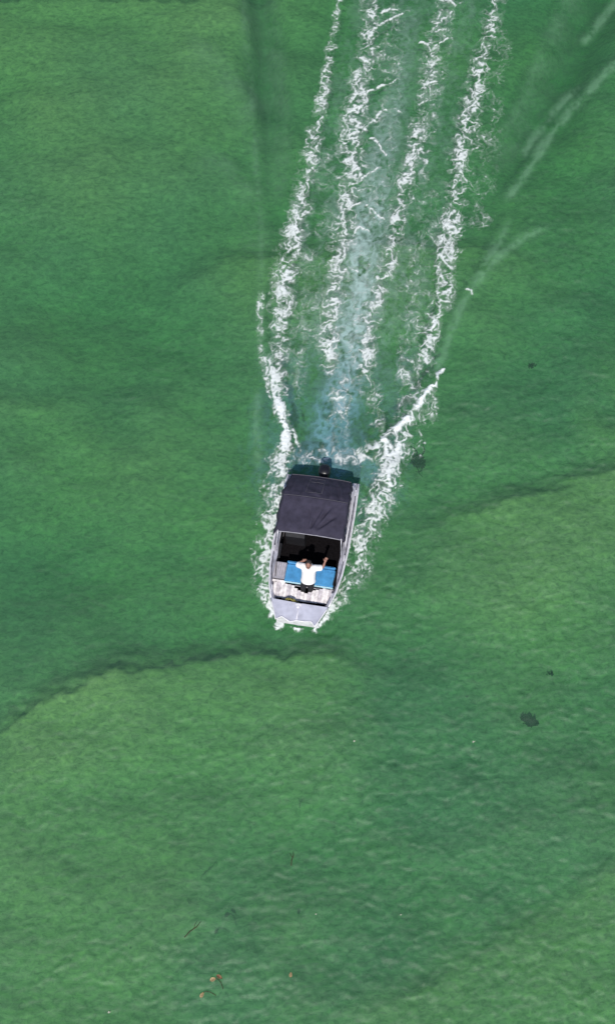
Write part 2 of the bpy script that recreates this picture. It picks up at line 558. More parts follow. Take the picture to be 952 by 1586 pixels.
tr.inputs[0].default_value = (0.97, 0.99, 0.98, 1)
df = N.new('ShaderNodeBsdfDiffuse')                       # light scattered back by the silt in the water
df.inputs[0].default_value = (0.060, 0.155, 0.094, 1)
gl = N.new('ShaderNodeBsdfGlossy')
gl.inputs['Roughness'].default_value = 0.54
lw = N.new('ShaderNodeLayerWeight')
sch = math_('ADD', math_('MULTIPLY', math_('POWER', lw.outputs['Facing'], 5.0), 0.98), 0.02)
m1 = N.new('ShaderNodeMixShader')
m1.inputs[0].default_value = 0.34
L.new(tr.outputs[0], m1.inputs[1])
L.new(df.outputs[0], m1.inputs[2])
m2 = N.new('ShaderNodeMixShader')
L.new(sch, m2.inputs[0])
L.new(m1.outputs[0], m2.inputs[1])
L.new(gl.outputs[0], m2.inputs[2])
L.new(m2.outputs[0], out.inputs['Surface'])
va = N.new('ShaderNodeVolumeAbsorption')
va.inputs['Color'].default_value = (0.39, 0.84, 0.61, 1)
va.inputs['Density'].default_value = 0.42
L.new(va.outputs[0], out.inputs['Volume'])
water = obj('water', grid_mesh('water', WX, WY, WZ, skirt=-6.0), m)
tag(water, 'shallow rippled emerald green water around the motor boat', kind='structure')

# ------------------------------------------------------------------ foam of the wake
fx = np.arange(-2.6, 9.2, 0.021)
fy = np.arange(-4.9, 27.0, 0.021)
FX, FY = np.meshgrid(fx, fy)
w1x = fbm(FX * 2.4, FY * 2.4, 201, 3)
w1y = fbm(FX * 2.4, FY * 2.4, 211, 3)
PX, PY = FX + 0.20 * w1x, FY + 0.20 * w1y
rid1 = 1 - np.abs(perlin(PX * 2.5, PY * 2.3, 221)) * 2.4          # large curls
rid2 = 1 - np.abs(perlin(PX * 4.9 + 0.5 * w1y, PY * 4.3, 231)) * 2.1   # fine strands
bead = perlin(FX * 13 + w1x, FY * 11 + w1y, 235)
lump = fbm(FX * 1.3, FY * 0.9, 241, 3)
mott = perlin(FX * 2.2 + 9, FY * 1.6, 245)
grain = fbm(FX * 9, FY * 9, 251, 2)
lace = 0.50 * rid1 + 0.50 * rid2
streaks = {
    'outer_left': dict(pts=[(548, -150), (536, -70), (525, 0), (515, 60), (503, 130), (490, 200), (478, 260), (466, 320), (452, 380), (443, 430), (438, 490), (431, 550), (426, 600)],
                       w=[.10, .13, .13, .14, .17, .22, .26, .30, .34, .36, .36, .30, .20], a=[.6, .62, .66, .68, .72, .74, .76, .80, .88, .90, .84, .80, .9]),
    'bow_left': dict(pts=[(425, 590), (434, 635), (443, 668), (438, 705), (430, 760), (420, 820), (412, 870), (413, 915), (423, 948)],
                     w=[.18, .20, .20, .30, .32, .34, .30, .26, .14], a=[.95, 1.2, 1.25, 1.0, .92, .86, .90, 1.0, 1.1]),
    'inner_left': dict(pts=[(590, -150), (580, -70), (574, 0), (571, 50), (565, 100), (550, 170), (543, 220), (545, 262), (541, 300), (533, 350), (524, 400), (517, 450), (514, 500), (508, 545), (512, 580)],
                       w=[.3, .3, .3, .3, .32, .38, .40, .38, .36, .36, .34, .33, .33, .30, .18], a=[.62, .66, .70, .70, .76, .84, .84, .86, .88, .80, .84, .84, .86, 1.05, .7]),
    'inner_right': dict(pts=[(715, -120), (705, -60), (694, 0), (672, 60), (666, 110), (655, 170), (643, 230), (624, 295), (614, 345), (603, 400), (590, 440), (576, 490), (566, 545), (566, 605)],
                        w=[.28, .28, .28, .30, .30, .28, .28, .28, .26, .26, .26, .26, .28, .22], a=[.62, .64, .68, .72, .66, .64, .72, .78, .74, .72, .74, .76, .84, .80]),
    'outer_right': dict(pts=[(800, -140), (782, -70), (768, 0), (760, 40), (746, 90), (735, 150), (722, 210), (712, 270), (702, 330), (692, 390), (686, 440), (675, 485), (664, 525), (657, 555)],
                        w=[.26, .26, .26, .28, .32, .36, .38, .36, .34, .34, .36, .30, .26, .2], a=[.68, .70, .72, .72, .76, .80, .80, .78, .80, .82, .88, 1.08, 1.05, .9]),
    'bow_right': dict(pts=[(684, 574), (668, 600), (652, 622), (634, 648), (612, 668), (590, 688), (566, 708), (540, 712)],
                      w=[.10, .12, .14, .16, .20, .24, .26, .2], a=[1.15, 1.25, 1.3, 1.3, 1.2, 1.05, .95, .8]),
    'side_right': dict(pts=[(628, 670), (612, 700), (598, 740), (580, 790), (562, 840), (545, 890), (526, 925), (504, 952), (490, 970), (478, 966), (458, 971), (444, 965), (429, 969)],
                       w=[.24, .32, .36, .36, .36, .32, .26, .18, .15, .13, .14, .13, .15], a=[.80, .92, .96, .92, .92, .97, 1.0, 1.08, 1.3, 1.3, 1.3, 1.3, 1.3]),
}
# extra loose lace between the streaks: [outline centre path, half width, amount]
loose = [([(625, 690), (645, 640), (645, 590), (640, 550)], 0.80, 0.66), ([(600, 690), (580, 640), (572, 600)], 0.45, 0.64), ([(450, 600), (455, 540), (455, 470), (470, 400)], 0.60, 0.58),
         ([(640, 580), (640, 480), (655, 400), (670, 320)], 0.9, 0.53), ([(600, 20), (605, 120), (590, 260), (570, 340)], 0.65, 0.55), ([(775, 60), (760, 200), (742, 340)], 0.6, 0.50),
         ([(520, 230), (500, 330), (490, 420), (480, 520)], 0.6, 0.50), ([(405, 455), (401, 500), (408, 565), (420, 610)], 0.17, 0.74), ([(690, 30), (670, 160), (640, 300)], 0.5, 0.54), ([(600, 700), (560, 708), (530, 706)], .42, .86), ([(505, 704), (480, 712), (452, 700)], .34, .70), ([(520, 690), (524, 620), (536, 560), (552, 450)], .55, .60),
         ([(540, 580), (545, 480), (560, 380)], .6, .52)]
DENS = {}
for k, s in streaks.items():
    pl = path(s['pts'])
    d, side, w, run = to_curve(FX + 0.10 * w1x, FY + 0.10 * w1y, pl, s['w'])
    _, _, a, _ = to_curve(FX, FY, pl, s['a'])
    solid = sstep(0.98, 1.15, a)
    wid = w * (1.72 - 0.52 * solid)
    core = np.exp(-(d / wid) ** 2) 
    DENS[k] = core * (0.45 + 0.55 * a + 0.12 * solid) * 0.96 + core * (0.15 * lump + 0.14 * mott) * (1 - 0.7 * solid)
LOOSE = np.zeros_like(FX)
for pts, hw, amt in loose:
    d, _, _, run = to_curve(FX, FY, path(pts))
    LOOSE = np.maximum(LOOSE, amt * np.exp(-(d / hw) ** 4) * (0.95 + 0.35 * lump + 0.2 * mott))
names = list(DENS)
stack = np.stack([DENS[k] for k in names])
own = stack.argmax(0)
dens = np.maximum(stack.max(0), LOOSE)
for pts in ([(568, 64), (584, 40), (612, 26), (642, 13)], [(556, 150), (582, 136), (604, 130), (620, 120)], [(543, 262), (562, 276), (582, 262), (594, 255)], [(560, 205), (590, 172), (612, 168), (628, 180)],
            [(652, 66), (672, 72), (690, 60), (708, 60)], [(690, -6), (704, 10), (722, 2)], [(648, 140), (664, 128), (684, 126)], [(632, 236), (650, 232), (662, 244), (656, 262)], [(545, 320), (560, 310), (580, 330), (600, 345)],
            [(540, 372), (556, 352), (578, 360)], [(520, 430), (540, 415), (560, 425)], [(556, 560), (566, 580), (574, 606)], [(590, 20), (604, 14), (622, 16)], [(722, 448), (728, 452), (731, 460)], [(676, 585), (684, 578), (688, 568)],
            [(575, 215), (590, 228), (602, 246)], [(455, 668), (462, 690), (470, 706)]):
    d, _, _, run = to_curve(FX + 0.06 * w1x, FY + 0.06 * w1y, path(pts))
    LOOSE2 = 0.98 * np.exp(-(d / (0.11 - 0.05 * run)) ** 2) * sstep(1.02, .8, run)
    dens = np.maximum(dens, LOOSE2)
val = dens - 0.015 + 0.64 * (lace - 0.50) + np.where((own == names.index('side_right')) | (own == names.index('bow_left')), 0.32, 0.14) * bead + 0.10 * grain
cover = (0.80 + 0.18 * sstep(.95, 1.1, dens)) * sstep(0.61, 1.08, val) * sstep(0.16, 0.42, dens)
milk = 0.16 * sstep(0.30, 0.85, val) * sstep(0.25, 0.55, dens)
cover = np.maximum(cover, milk)
wz = water_height(FX, FY)
# no foam where the hull stands
lx = INV[0][0] * FX + INV[0][1] * FY + INV[0][3]
ly = INV[1][0] * FX + INV[1][1] * FY + INV[1][3]
halfw = np.interp(ly, [0, 2.5, 3.6, 4.3, 4.75], [0.98, 0.98, 0.90, 0.66, 0.40])
inside = (np.abs(lx) < halfw) & (ly > 0) & (ly < 4.72)
cover = np.where(inside, 0, cover)
hz = wz + 0.012 + cover * (0.02 + 0.05 * np.clip(dens - 0.7, 0, 0.6)) + 0.016 * cover * np.clip(grain + 0.4 * lace, 0, 2)
m, nt, out = new_mat('foam')
N, L = nt.nodes, nt.links
tc = N.new('ShaderNodeTexCoord')
at = N.new('ShaderNodeAttribute')
at.attribute_name = 'cover'
d = N.new('ShaderNodeBsdfDiffuse')
d.inputs[0].default_value = (0.76, 0.80, 0.80, 1)
t = N.new('ShaderNodeBsdfTransparent')
mx = N.new('ShaderNodeMixShader')
L.new(at.outputs['Fac'], mx.inputs[0])
L.new(t.outputs[0], mx.inputs[1])
L.new(d.outputs[0], mx.inputs[2])
L.new(mx.outputs[0], out.inputs['Surface'])
FOAM = m
foam_labels = {
    'outer_left': 'outermost left streak of lacy white foam trailing behind the boat',
    'bow_left': 'white spray foam hugging the left side of the boat hull',
    'inner_left': 'thick broken white foam streak left of the propeller wash',
    'inner_right': 'broken white foam streak right of the propeller wash',
    'outer_right': 'outermost right streak of lacy white foam trailing behind the boat',
    'bow_right': 'bright slanting foam crest running right from the stern',
    'side_right': 'wide lacy white foam band along the right side of the hull and bow',
}
for i, k in enumerate(names):
    cv = np.where(own == i, cover, 0)
    hot = cv > 0.02
    keep = hot[:-1, :-1] | hot[1:, :-1] | hot[:-1, 1:] | hot[1:, 1:]
    if keep.sum() < 10:
        continue
    o = obj('wake_foam', grid_mesh('wake_foam', FX, FY, hz + 0.0006 * i, keep, {'cover': np.where(own == i, cover, cover)}), FOAM)
    tag(o, foam_labels[k], 'foam', kind='stuff')

# aerated pale blue water of the propeller wash
fil = fbm(FX * 4.2 + w1x, FY * 1.2 + w1y, 301, 4)
pl = path([(505, 726), (512, 680), (522, 630), (532, 590), (546, 520), (556, 440), (570, 350), (590, 250), (615, 140), (640, 20)])
d, side, wd, run = to_curve(FX + 0.14 * w1x, FY + 0.14 * w1y, pl, [.75, .80, .82, .70, .62, .60, .60, .55, .5, .4])
_, _, am, _ = to_curve(FX, FY, pl, [.76, .72, .66, .62, .70, .66, .52, .34, .20, .12])
_, _, tint, _ = to_curve(FX, FY, pl, [0, 0, .02, .30, .85, 1, 1, 1, 1, 1])
# arcs thrown back by the propeller
arcs = np.abs(np.sin((FY * 1.0 - 1.9 * d * d + 0.5 * w1y) * 5.2))
arcs = (1 - arcs) ** 2 * sstep(.35, .5, run) + 0.0
wash = am * np.exp(-(d / wd) ** 3) * (0.62 + 0.75 * fil + 0.25 * (1 - np.abs(perlin(PX * 2.2, PY * 2.6, 311)) * 2)) + 0.55 * am * arcs * np.exp(-(d / (wd * 1.1)) ** 4)
d2, _, _, _ = to_curve(FX + 0.14 * w1x, FY + 0.14 * w1y, path([(462, 712), (500, 716), (545, 716), (572, 730)]))
wash = np.maximum(wash, .5 * np.exp(-(d2 / .42) ** 3) * (0.7 + 0.7 * fil))
# milky veil of fine bubbles between the outer streaks
veil = np.exp(-(d / 2.6) ** 6) * np.clip(0.11 + 0.16 * fil + 0.10 * lump, 0, .4) * (0.5 + 0.5 * sstep(1, .3, run))
wash = np.maximum(wash, veil)
wash = np.clip(wash, 0, 0.85)
wash = np.where(inside | (wash < 0.03), 0, wash)
m, nt, out = new_mat('aerated_water')
N, L = nt.nodes, nt.links
at = N.new('ShaderNodeAttribute')
at.attribute_name = 'cover'
d = N.new('ShaderNodeBsdfDiffuse')
at2 = N.new('ShaderNodeAttribute')
at2.attribute_name = 'age'
L.new(mixc(at2.outputs['Fac'], (0.16, 0.33, 0.38), (0.38, 0.53, 0.50)), d.inputs[0])
t = N.new('ShaderNodeBsdfTransparent')
mx = N.new('ShaderNodeMixShader')
L.new(at.outputs['Fac'], mx.inputs[0])
L.new(t.outputs[0], mx.inputs[1])
L.new(d.outputs[0], mx.inputs[2])
L.new(mx.outputs[0], out.inputs['Surface'])
st = 2
sub = (slice(None, None, st), slice(None, None, st))
hot = wash[sub] > 0.02
keep = hot[:-1, :-1] | hot[1:, :-1] | hot[:-1, 1:] | hot[1:, 1:]
o = obj('propeller_wash', grid_mesh('propeller_wash', FX[sub], FY[sub], wz[sub] + 0.007, keep, {'cover': wash[sub], 'age': tint[sub]}), m)
tag(o, 'pale blue bubbly propeller wash churned up behind the outboard', 'wash', kind='stuff')

# thin pale sheet painting the bright light lines along the wash crests
sheen = np.zeros_like(WX)
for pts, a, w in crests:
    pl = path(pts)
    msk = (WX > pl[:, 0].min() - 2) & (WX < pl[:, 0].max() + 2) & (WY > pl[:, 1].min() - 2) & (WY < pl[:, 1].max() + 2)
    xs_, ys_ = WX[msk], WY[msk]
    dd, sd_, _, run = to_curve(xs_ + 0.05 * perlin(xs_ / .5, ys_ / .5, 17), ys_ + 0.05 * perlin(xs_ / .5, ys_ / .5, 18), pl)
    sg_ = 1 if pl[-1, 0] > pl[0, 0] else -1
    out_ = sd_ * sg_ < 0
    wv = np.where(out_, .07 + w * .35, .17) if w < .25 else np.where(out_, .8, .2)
    sheen[msk] = np.maximum(sheen[msk], ((3.2 if .16 < w < .2 else 7.5 if w < .25 else 3.6) * a) * np.exp(-(dd / wv) ** 1.6) * sstep(0, .12, run) * sstep(1, .8, run) * np.clip(.7 + .7 * perlin(xs_ * 1.2, ys_ * 1.2, 77) + .5 * perlin(xs_ * 7, ys_ * 5, 78), 0, 1.6))
sheen = np.clip(sheen, 0, .42)
m, nt, out = new_mat('crest_sheen')
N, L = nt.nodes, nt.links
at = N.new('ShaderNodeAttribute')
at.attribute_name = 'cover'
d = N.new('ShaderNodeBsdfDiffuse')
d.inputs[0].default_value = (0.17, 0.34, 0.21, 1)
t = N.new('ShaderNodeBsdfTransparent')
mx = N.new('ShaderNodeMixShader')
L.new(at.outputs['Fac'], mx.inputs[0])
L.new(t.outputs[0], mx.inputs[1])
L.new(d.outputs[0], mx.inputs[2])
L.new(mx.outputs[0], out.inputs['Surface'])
hot = sheen > .015
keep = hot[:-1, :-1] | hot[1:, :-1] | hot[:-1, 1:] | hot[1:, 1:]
o = obj('crest_sheen', grid_mesh('crest_sheen', WX, WY, WZ + .004, keep, {'cover': sheen}), m)
tag(o, 'thin pale lines of painted light along the wash crests beside the wake', 'foam', kind='stuff')

# ------------------------------------------------------------------ the boat (local: x starboard, y forward, z up, origin under the transom)
boat = empty('motor_boat', BOAT)
tag(boat, 'small aluminium motor boat with black canopy speeding toward the bottom', 'boat')
#            y     gunwale half, chine half, z gunwale, z chine, z keel
SEC = [(0.00, 1.10, 0.96, 0.66, -0.04, -0.24), (1.2, 1.13, 0.98, 0.68, -0.03, -0.26), (2.4, 1.12, 0.96, 0.70, -0.02, -0.26),
       (3.2, 1.07, 0.88, 0.73, 0.03, -0.23), (3.8, 0.98, 0.76, 0.76, 0.10, -0.17), (4.3, 0.84, 0.58, 0.80, 0.20, -0.08), (4.75, 0.64, 0.38, 0.84, 0.34, 0.06)]
def sec(y):
    ys = [s[0] for s in SEC]
    return [float(np.interp(y, ys, [s[i] for s in SEC])) for i in range(1, 6)]
# outer plating
rings = []
for y in [0, .6, 1.2, 1.8, 2.4, 2.8, 3.2, 3.5, 3.8, 4.05, 4.3, 4.55, 4.75]:
    g, c, zg, zc, zk = sec(y)
    outer = [(g, y, zg), (c + 0.03, y, zc + 0.06), (c, y, zc), (0, y, zk), (-c, y, zc), (-c - 0.03, y, zc + 0.06), (-g, y, zg)]
    inner = [(-g + .02, y, zg - .002), (-c + .01, y, zc + .10), (-c + .05, y, zc + .03), (0, y, zk + .03), (c - .05, y, zc + .03), (c - .01, y, zc + .10), (g - .02, y, zg - .002)]
    rings.append(outer + inner)
MB().loft(rings).build('hull', 'aluminium', boat)
t_ = MB()
g, c, zg, zc, zk = sec(0)
t_.prism([(-c, 0), (-g, 0), (g, 0), (c, 0)], 0, 0) if False else None
t_.add([(-g + .01, .004, zg), (-c, .004, zc), (0, .004, zk), (c, .004, zc), (g - .01, .004, zg), (-g + .01, .05, zg), (-c, .05, zc), (0, .05, zk), (c, .05, zc), (g - .01, .05, zg)],
       [(0, 1, 2, 3, 4), (9, 8, 7, 6, 5), (0, 4, 9, 5)])
t_.build('transom', 'aluminium', boat)
g, c, zg, zc, zk = sec(4.75)
MB().prism([(-g, 4.735), (g, 4.735), (g, 4.765), (-g, 4.765)], zk + .1, zg - .03).build('bow_plate', 'white_paint', boat)
# spray chines
for sx in (1, -1):
    MB().tube([(sx * (sec(y)[1] + .035), y, sec(y)[3] + .05) for y in (0.1, 1.2, 2.4, 3.2, 3.8, 4.3, 4.7)], 0.03, 6).build('chine_strake', 'aluminium', boat)
# floor
MB().prism([(-.93, .06), (.93, .06), (.93, 2.6), (.80, 3.4), (.66, 3.9), (-.66, 3.9), (-.80, 3.4), (-.93, 2.6)], 0.13, 0.16).build('floor', 'carpet', boat)
# inner side linings
for sx in (1, -1):
    s_ = MB()
    ys = [0.06, 1.2, 2.4, 3.0, 3.5]
    s_.loft([[(sx * (sec(y)[0] - .17), y, .16), (sx * (sec(y)[0] - .15), y, .16), (sx * (sec(y)[0] - .15), y, sec(y)[2] - .01), (sx * (sec(y)[0] - .17), y, sec(y)[2] - .01)] for y in ys])
    s_.build('side_lining', 'black_void', boat)
# gunwale cappings: flat plank + rolled outer edge
YS = [0.0, .4, .8, 1.2, 1.6, 2.0, 2.4, 2.8, 3.2, 3.5, 3.8, 4.05, 4.28]
for sx, lab in ((1, 'starboard gunwale, partly under the canopy overhang'), (-1, 'bright port gunwale showing beside the canopy')):
    s_ = MB()
    s_.loft([[(sx * (sec(y)[0] - wd), y, sec(y)[2] + .002), (sx * (sec(y)[0] + .01), y, sec(y)[2] + .002), (sx * (sec(y)[0] + .01), y, sec(y)[2] + .022), (sx * (sec(y)[0] - wd), y, sec(y)[2] + .022)]
             for y in YS for wd in [0.17 if y < 3.0 else (0.12 if y < 3.4 else .06)]])
    gw = s_.build('gunwale', 'aluminium', boat)
    gw['label'] = lab
    MB().tube([(sx * (sec(y)[0] + .018), y, sec(y)[2] + .008) for y in YS], 0.024, 8).build('rub_rail', 'white_paint', gw, True)
    # black groove strip between plank and rail
    MB().loft([[(sx * (sec(y)[0] - .055), y, sec(y)[2] + .024), (sx * (sec(y)[0] - .035), y, sec(y)[2] + .024), (sx * (sec(y)[0] - .035), y, sec(y)[2] + .029), (sx * (sec(y)[0] - .055), y, sec(y)[2] + .029)] for y in YS[:-2]]).build('rubber_strip', 'dark_plastic', gw)
    # grab rail on three stanchions
    x = lambda y: sx * (sec(y)[0] - .09)
    rl = MB().tube([(x(.15), .15, .70), (x(.2), .2, .84), (x(.9), .9, .87), (x(1.6), 1.6, .87), (x(2.1), 2.1, .85), (x(2.2), 2.2, .71)], .016, 8).build('grab_rail', 'white_paint', boat, True)
    for yy in (.9, 1.6):
        MB().tube([(x(yy), yy, .69), (x(yy), yy, .87)], .014, 6).build('stanchion', 'white_paint', rl)
    for yy in (0.35, 2.62, 3.95):
        c_ = MB()
        c_.box((sx * (sec(yy)[0] - .045), yy, sec(yy)[2] + .045), (.03, .05, .05), .006)
        c_.tube([(sx * (sec(yy)[0] - .045), yy - .10, sec(yy)[2] + .075), (sx * (sec(yy)[0] - .045), yy + .10, sec(yy)[2] + .075)], .014, 8)
        c_.build('cleat', 'white_paint', boat)
    # side pocket beside the helm
MB().box((0.93, 2.62, 0.66), (0.16, 0.5, 0.06), .02).build('side_pocket', 'dark_plastic', boat)

# fore deck: two plates meeting at a welded ridge, upturned scalloped lip
def deck_pts(sgn):
    if sgn > 0:   # starboard half
        return [(0.0, 4.30), (0.0, 4.86, .02), (.18, 4.93, .02), (.36, 4.84, .03), (.44, 4.80, .03), (.60, 4.93, .07), (.70, 4.66, .03), (.79, 4.45, .01), (.86, 4.27)]
    return [(0.0, 4.30), (-.86, 4.30), (-.79, 4.46, .01), (-.68, 4.72, .03), (-.57, 4.98, .07), (-.44, 4.83, .03), (-.25, 4.86, .02), (0.0, 4.86, .02)]
DZ = 0.815
for sgn in (1, -1):
    pts = deck_pts(sgn)
    if sgn > 0: pts = list(reversed(pts))
    else: pts = list(reversed(pts))
    dk = MB()
    dk.prism(pts, DZ - .03, DZ)
    dk.build('fore_deck', 'deck_paint', boat)
lip = [(.86, 4.27, 0), (.79, 4.45, .01), (.70, 4.66, .03), (.60, 4.94, .07), (.44, 4.81, .03), (.36, 4.85, .03), (.18, 4.94, .02), (0, 4.87, .02), (-.25, 4.87, .02), (-.44, 4.84, .03), (-.57, 4.99, .07), (-.68, 4.73, .03), (-.79, 4.46, .01), (-.86, 4.30, 0)]
MB().tube([(a, b, DZ + c_) for a, b, c_ in lip], .022, 8).build('bow_rim', 'white_paint', boat, True)
MB().tube([(0, 4.33, DZ + .005), (0, 4.86, DZ + .022)], .014, 6).build('deck_ridge', 'white_paint', boat, True)
br = MB()
br.box((.02, 4.36, DZ + .03), (.18, .07, .05), .012)
br.box((.02, 4.43, DZ + .035), (.08, .10, .05), .012)
br.build('bow_bollard', 'white_paint', boat)
# anchor well: a dark trough across the bow
aw = MB()
aw.box((0, 4.10, .40), (1.58, .44, .02))
aw.box((0, 4.312, .61), (1.56, .012, .38))
aw.build('anchor_well', 'black_void', boat)
# slatted bow platform (slats run fore and aft and sag to the middle)
pf = MB()
pf.box((0, 4.00, .36), (1.56, .16, .05), .01)
pf = pf.build('bow_platform', 'grey_plastic', boat)
xs = np.linspace(-.84, .84, 17)
for i, x in enumerate(xs):
    sag = .05 * (1 - (x / .84) ** 2)
    s_ = MB()
    y0, y1 = 3.63 + 0.22 * math.exp(-((x + .06) / .30) ** 2) + 0.015 * math.sin(i * 2.1), 4.13 - .015 * abs(math.sin(i * 1.7)) - 0.03 * abs(x)
    w = .051 if i % 2 else .0515
    z0, z1 = .60 - sag, .55 - sag
    if abs(x) > .8: y1 -= .06
    s_.loft([[(x - w, y, z - .03), (x - w, y, z - .006), (x - w * .5, y, z + .012), (x + w * .5, y, z + .012), (x + w, y, z - .006), (x + w, y, z - .03)] for y, z in ((y0, z0), ((y0 + y1) / 2, (z0 + z1) / 2 + .012), (y1, z1))])
    s_.build('slat', 'slat_white' if i % 3 else 'slat_grey', pf)
# blue bench across the bow
bn = MB()
bn.box((-.13, 3.30, .36), (1.44, .50, .40), .02)
bn = bn.build('bow_bench', 'dark_plastic', boat)
cu = MB()
cu.box((-.135, 3.285, .605), (1.47, .56, .09), .025)
bc = cu.build('cushion', 'vinyl_blue', bn)
MB().box((-.135, 3.585, .60), (1.48, .035, .085), .014).build('cushion_highlight', 'vinyl_highlight', bn)  # pale strip painting the light caught by the cushion's front edge
bk = MB()
bk.box((-.135, 2.975, .69), (1.46, .07, .15), .03)
bk.build('backrest', 'vinyl_blue', bn)
MB().box((-.135, 3.62, .47), (1.50, .03, .035), .008).build('bench_rail', 'aluminium', bn)
# grey locker beside the bench
lk = MB().box((.79, 3.27, .42), (.36, .50, .48), .015).build('locker', 'grey_plastic', boat)
MB().box((.79, 3.27, .685), (.40, .54, .04), .014).build('lid', 'grey_plastic', lk)
for q in range(5):
    MB().box((.66 + .065 * q, 3.27, .709), (.02, .46, .012), .004).build('lid_rib', 'slat_grey', lk)
for q in range(3):
    MB().box((.77 - .01 * q, 3.60 - .005 * q, .50 + .055 * q), (.40, .10 - .02 * q, .035), .01).build('edge_board', 'slat_white', lk)
# helm console with wheel and screen, two pedestal seats, stern bench (in the canopy's shade)
cs = MB()
cs.loft([[(.22, 1.72, z), (.80, 1.72, z), (.80, y1, z), (.22, y1, z)] for z, y1 in ((.16, 2.15), (.75, 2.15), (.95, 1.98))])
cs = cs.build('console', 'dark_plastic', boat)
ws = MB()
ws.loft([[(.22, 2.00, .95), (.80, 2.00, .95), (.80, 2.012, .95), (.22, 2.012, .95)], [(.26, 1.86, 1.22), (.76, 1.86, 1.22), (.76, 1.872, 1.22), (.26, 1.872, 1.22)]])
ws.build('windscreen', 'screen', cs)
wl = MB()
wl.tube([(.51 + .17 * math.cos(a), 1.60 - .05 * math.sin(a), .88 + .16 * math.sin(a)) for a in np.linspace(0, 2 * math.pi, 21)], .014, 6, False)
for a in (0.5, 2.6, 4.7):
    wl.tube([(.51, 1.62, .88), (.51 + .17 * math.cos(a), 1.60 - .05 * math.sin(a), .88 + .16 * math.sin(a))], .01, 6)
wl.tube([(.51, 1.72, .86), (.51, 1.61, .88)], .03, 8)
wl.build('steering_wheel', 'engine_black', cs, True)
for x in (.50, -.50):
    ps = MB()
    ps.tube([(x, 1.12, .16), (x, 1.12, .50)], .04, 10)
    ps = ps.build('pedestal_seat', 'dark_plastic', boat)
    MB().box((x, 1.14, .55), (.46, .44, .10), .04).build('seat_cushion', 'canvas_black', ps)
    MB().box((x, .93, .82), (.44, .09, .44), .04, Matrix.Rotation(R(10), 3, 'X')).build('backrest', 'canvas_black', ps)
MB().box((0, .28, .38), (1.7, .40, .40), .03).build('stern_bench', 'dark_plastic', boat)
# canopy --------------------------------------------------------
def canopy_z(u, v):
    """u 0 front .. 1 rear, v -1 port .. 1 starboard"""
    z = np.interp(u, [0, .06, .28, .53, .60, .80, 1.0], [1.66, 1.71, 1.78, 1.85, 1.80, 1.55, 1.22])
    z = z - .07 * np.abs(v) ** 2.4
    z = z - .025 * np.exp(-((u - .28) / .13) ** 2) * (1 - v * v)
    return z
def canopy_y(u):
    return np.interp(u, [0, .53, 1], [2.40, 1.24, .20])
def canopy_hw(u):
    return np.interp(u, [0, .53, 1], [.985, .975, .91])
folds = [((.02, .02), (.46, .05), .020, .030), ((.02, -.02), (.40, -.34), .026, .040), ((.03, -.10), (.44, -.62), .022, .040), ((.02, -.16), (.30, -.80), .020, .035), ((.02, .10), (.30, .20), .010, .03),
         ((.55, .42), (.98, .46), .012, .030), ((.55, -.48), (.98, -.30), .014, .035), ((.56, -.80), (.95, -.62), .024, .045), ((.60, .05), (.97, .08), .008, .03), ((.60, .78), (.95, .80), .014, .04), ((.57, -.2), (.7, .4), .006, .03)]
def fold_z(u, v):
    z = np.zeros_like(u)
    for a, b, h, w in folds:
        d, side, _, run = to_curve(u, v, np.array([a, b], float))
        e = sstep(0, .15, run) * sstep(1, .7, run)
        z += 2.9 * e * (h * np.exp(-(d / w) ** 2) - .7 * h * np.exp(-((d * side - 1.5 * w) / w) ** 2))
    z += .006 * perlin(u * 9, v * 7, 400) + .004 * perlin(u * 22, v * 20, 401)
    return z
def canopy_panel(u0, u1, nu=40, nv=56):
    U, V = np.meshgrid(np.linspace(u0, u1, nu), np.linspace(-1, 1, nv), indexing='ij')
    Z = canopy_z(U, V) + fold_z(U, V)
    X = canopy_hw(U) * V
    # edges curl: ragged little waves along the sides
    X += np.sign(V) * np.abs(V) ** 8 * .012 * np.sin(U * 23)
    return X, canopy_y(U) + 0 * V, Z
cn = empty('canopy', Matrix.Identity(4))
cn.parent = boat
cn.matrix_parent_inverse = Matrix.Identity(4)
cn.matrix_basis = Matrix.Identity(4)
cn['label'] = 'black canvas canopy stretched over the rear half of the boat'
for u0, u1, lab in ((0, .535, 'smoother front canopy panel with diagonal folds'), (.535, 1, 'darker rear canopy panel sloping to the stern')):
    X, Y, Z = canopy_panel(u0, u1)
    o = obj('canvas_panel', grid_mesh('canvas_panel', X[::-1], Y[::-1], Z[::-1]), 'canvas_black', cn)
    o['label'] = lab
    md = o.modifiers.new('thickness', 'SOLIDIFY')
    md.thickness = .006
# hanging side valances
for sx in (1, -1):
    U = np.linspace(.0, 1, 60)
    y = canopy_y(U); hw = canopy_hw(U) + .012 * np.sin(U * 23); z = canopy_z(U, np.ones_like(U))
    drop = .26 if sx > 0 else .14
    rows = []
    for t in np.linspace(0, 1, 5):
        rows.append((sx * (hw + (.09 if sx > 0 else .05) * t + .02 * t * np.sin(U * 31)), y, z + .004 - drop * t * (1 + .2 * np.sin(U * 17))))
    X, Y, Z = [np.stack([r[i] for r in rows]) for i in range(3)]
    if sx > 0: X, Y, Z = X[:, ::-1], Y[:, ::-1], Z[:, ::-1]
    o = obj('valance', grid_mesh('valance', X, Y, Z), 'canvas_black', cn)
    md = o.modifiers.new('thickness', 'SOLIDIFY')
    md.thickness = .005
def strip(name, pts, r, m, up=.012):
    u = np.array([p[0] for p in pts], float); v = np.array([p[1] for p in pts], float)
    z = canopy_z(u, v) + fold_z(u, v) + up
    return MB().tube(list(zip(canopy_hw(u) * v, canopy_y(u), z)), r, 6).build(name, m, cn, True)
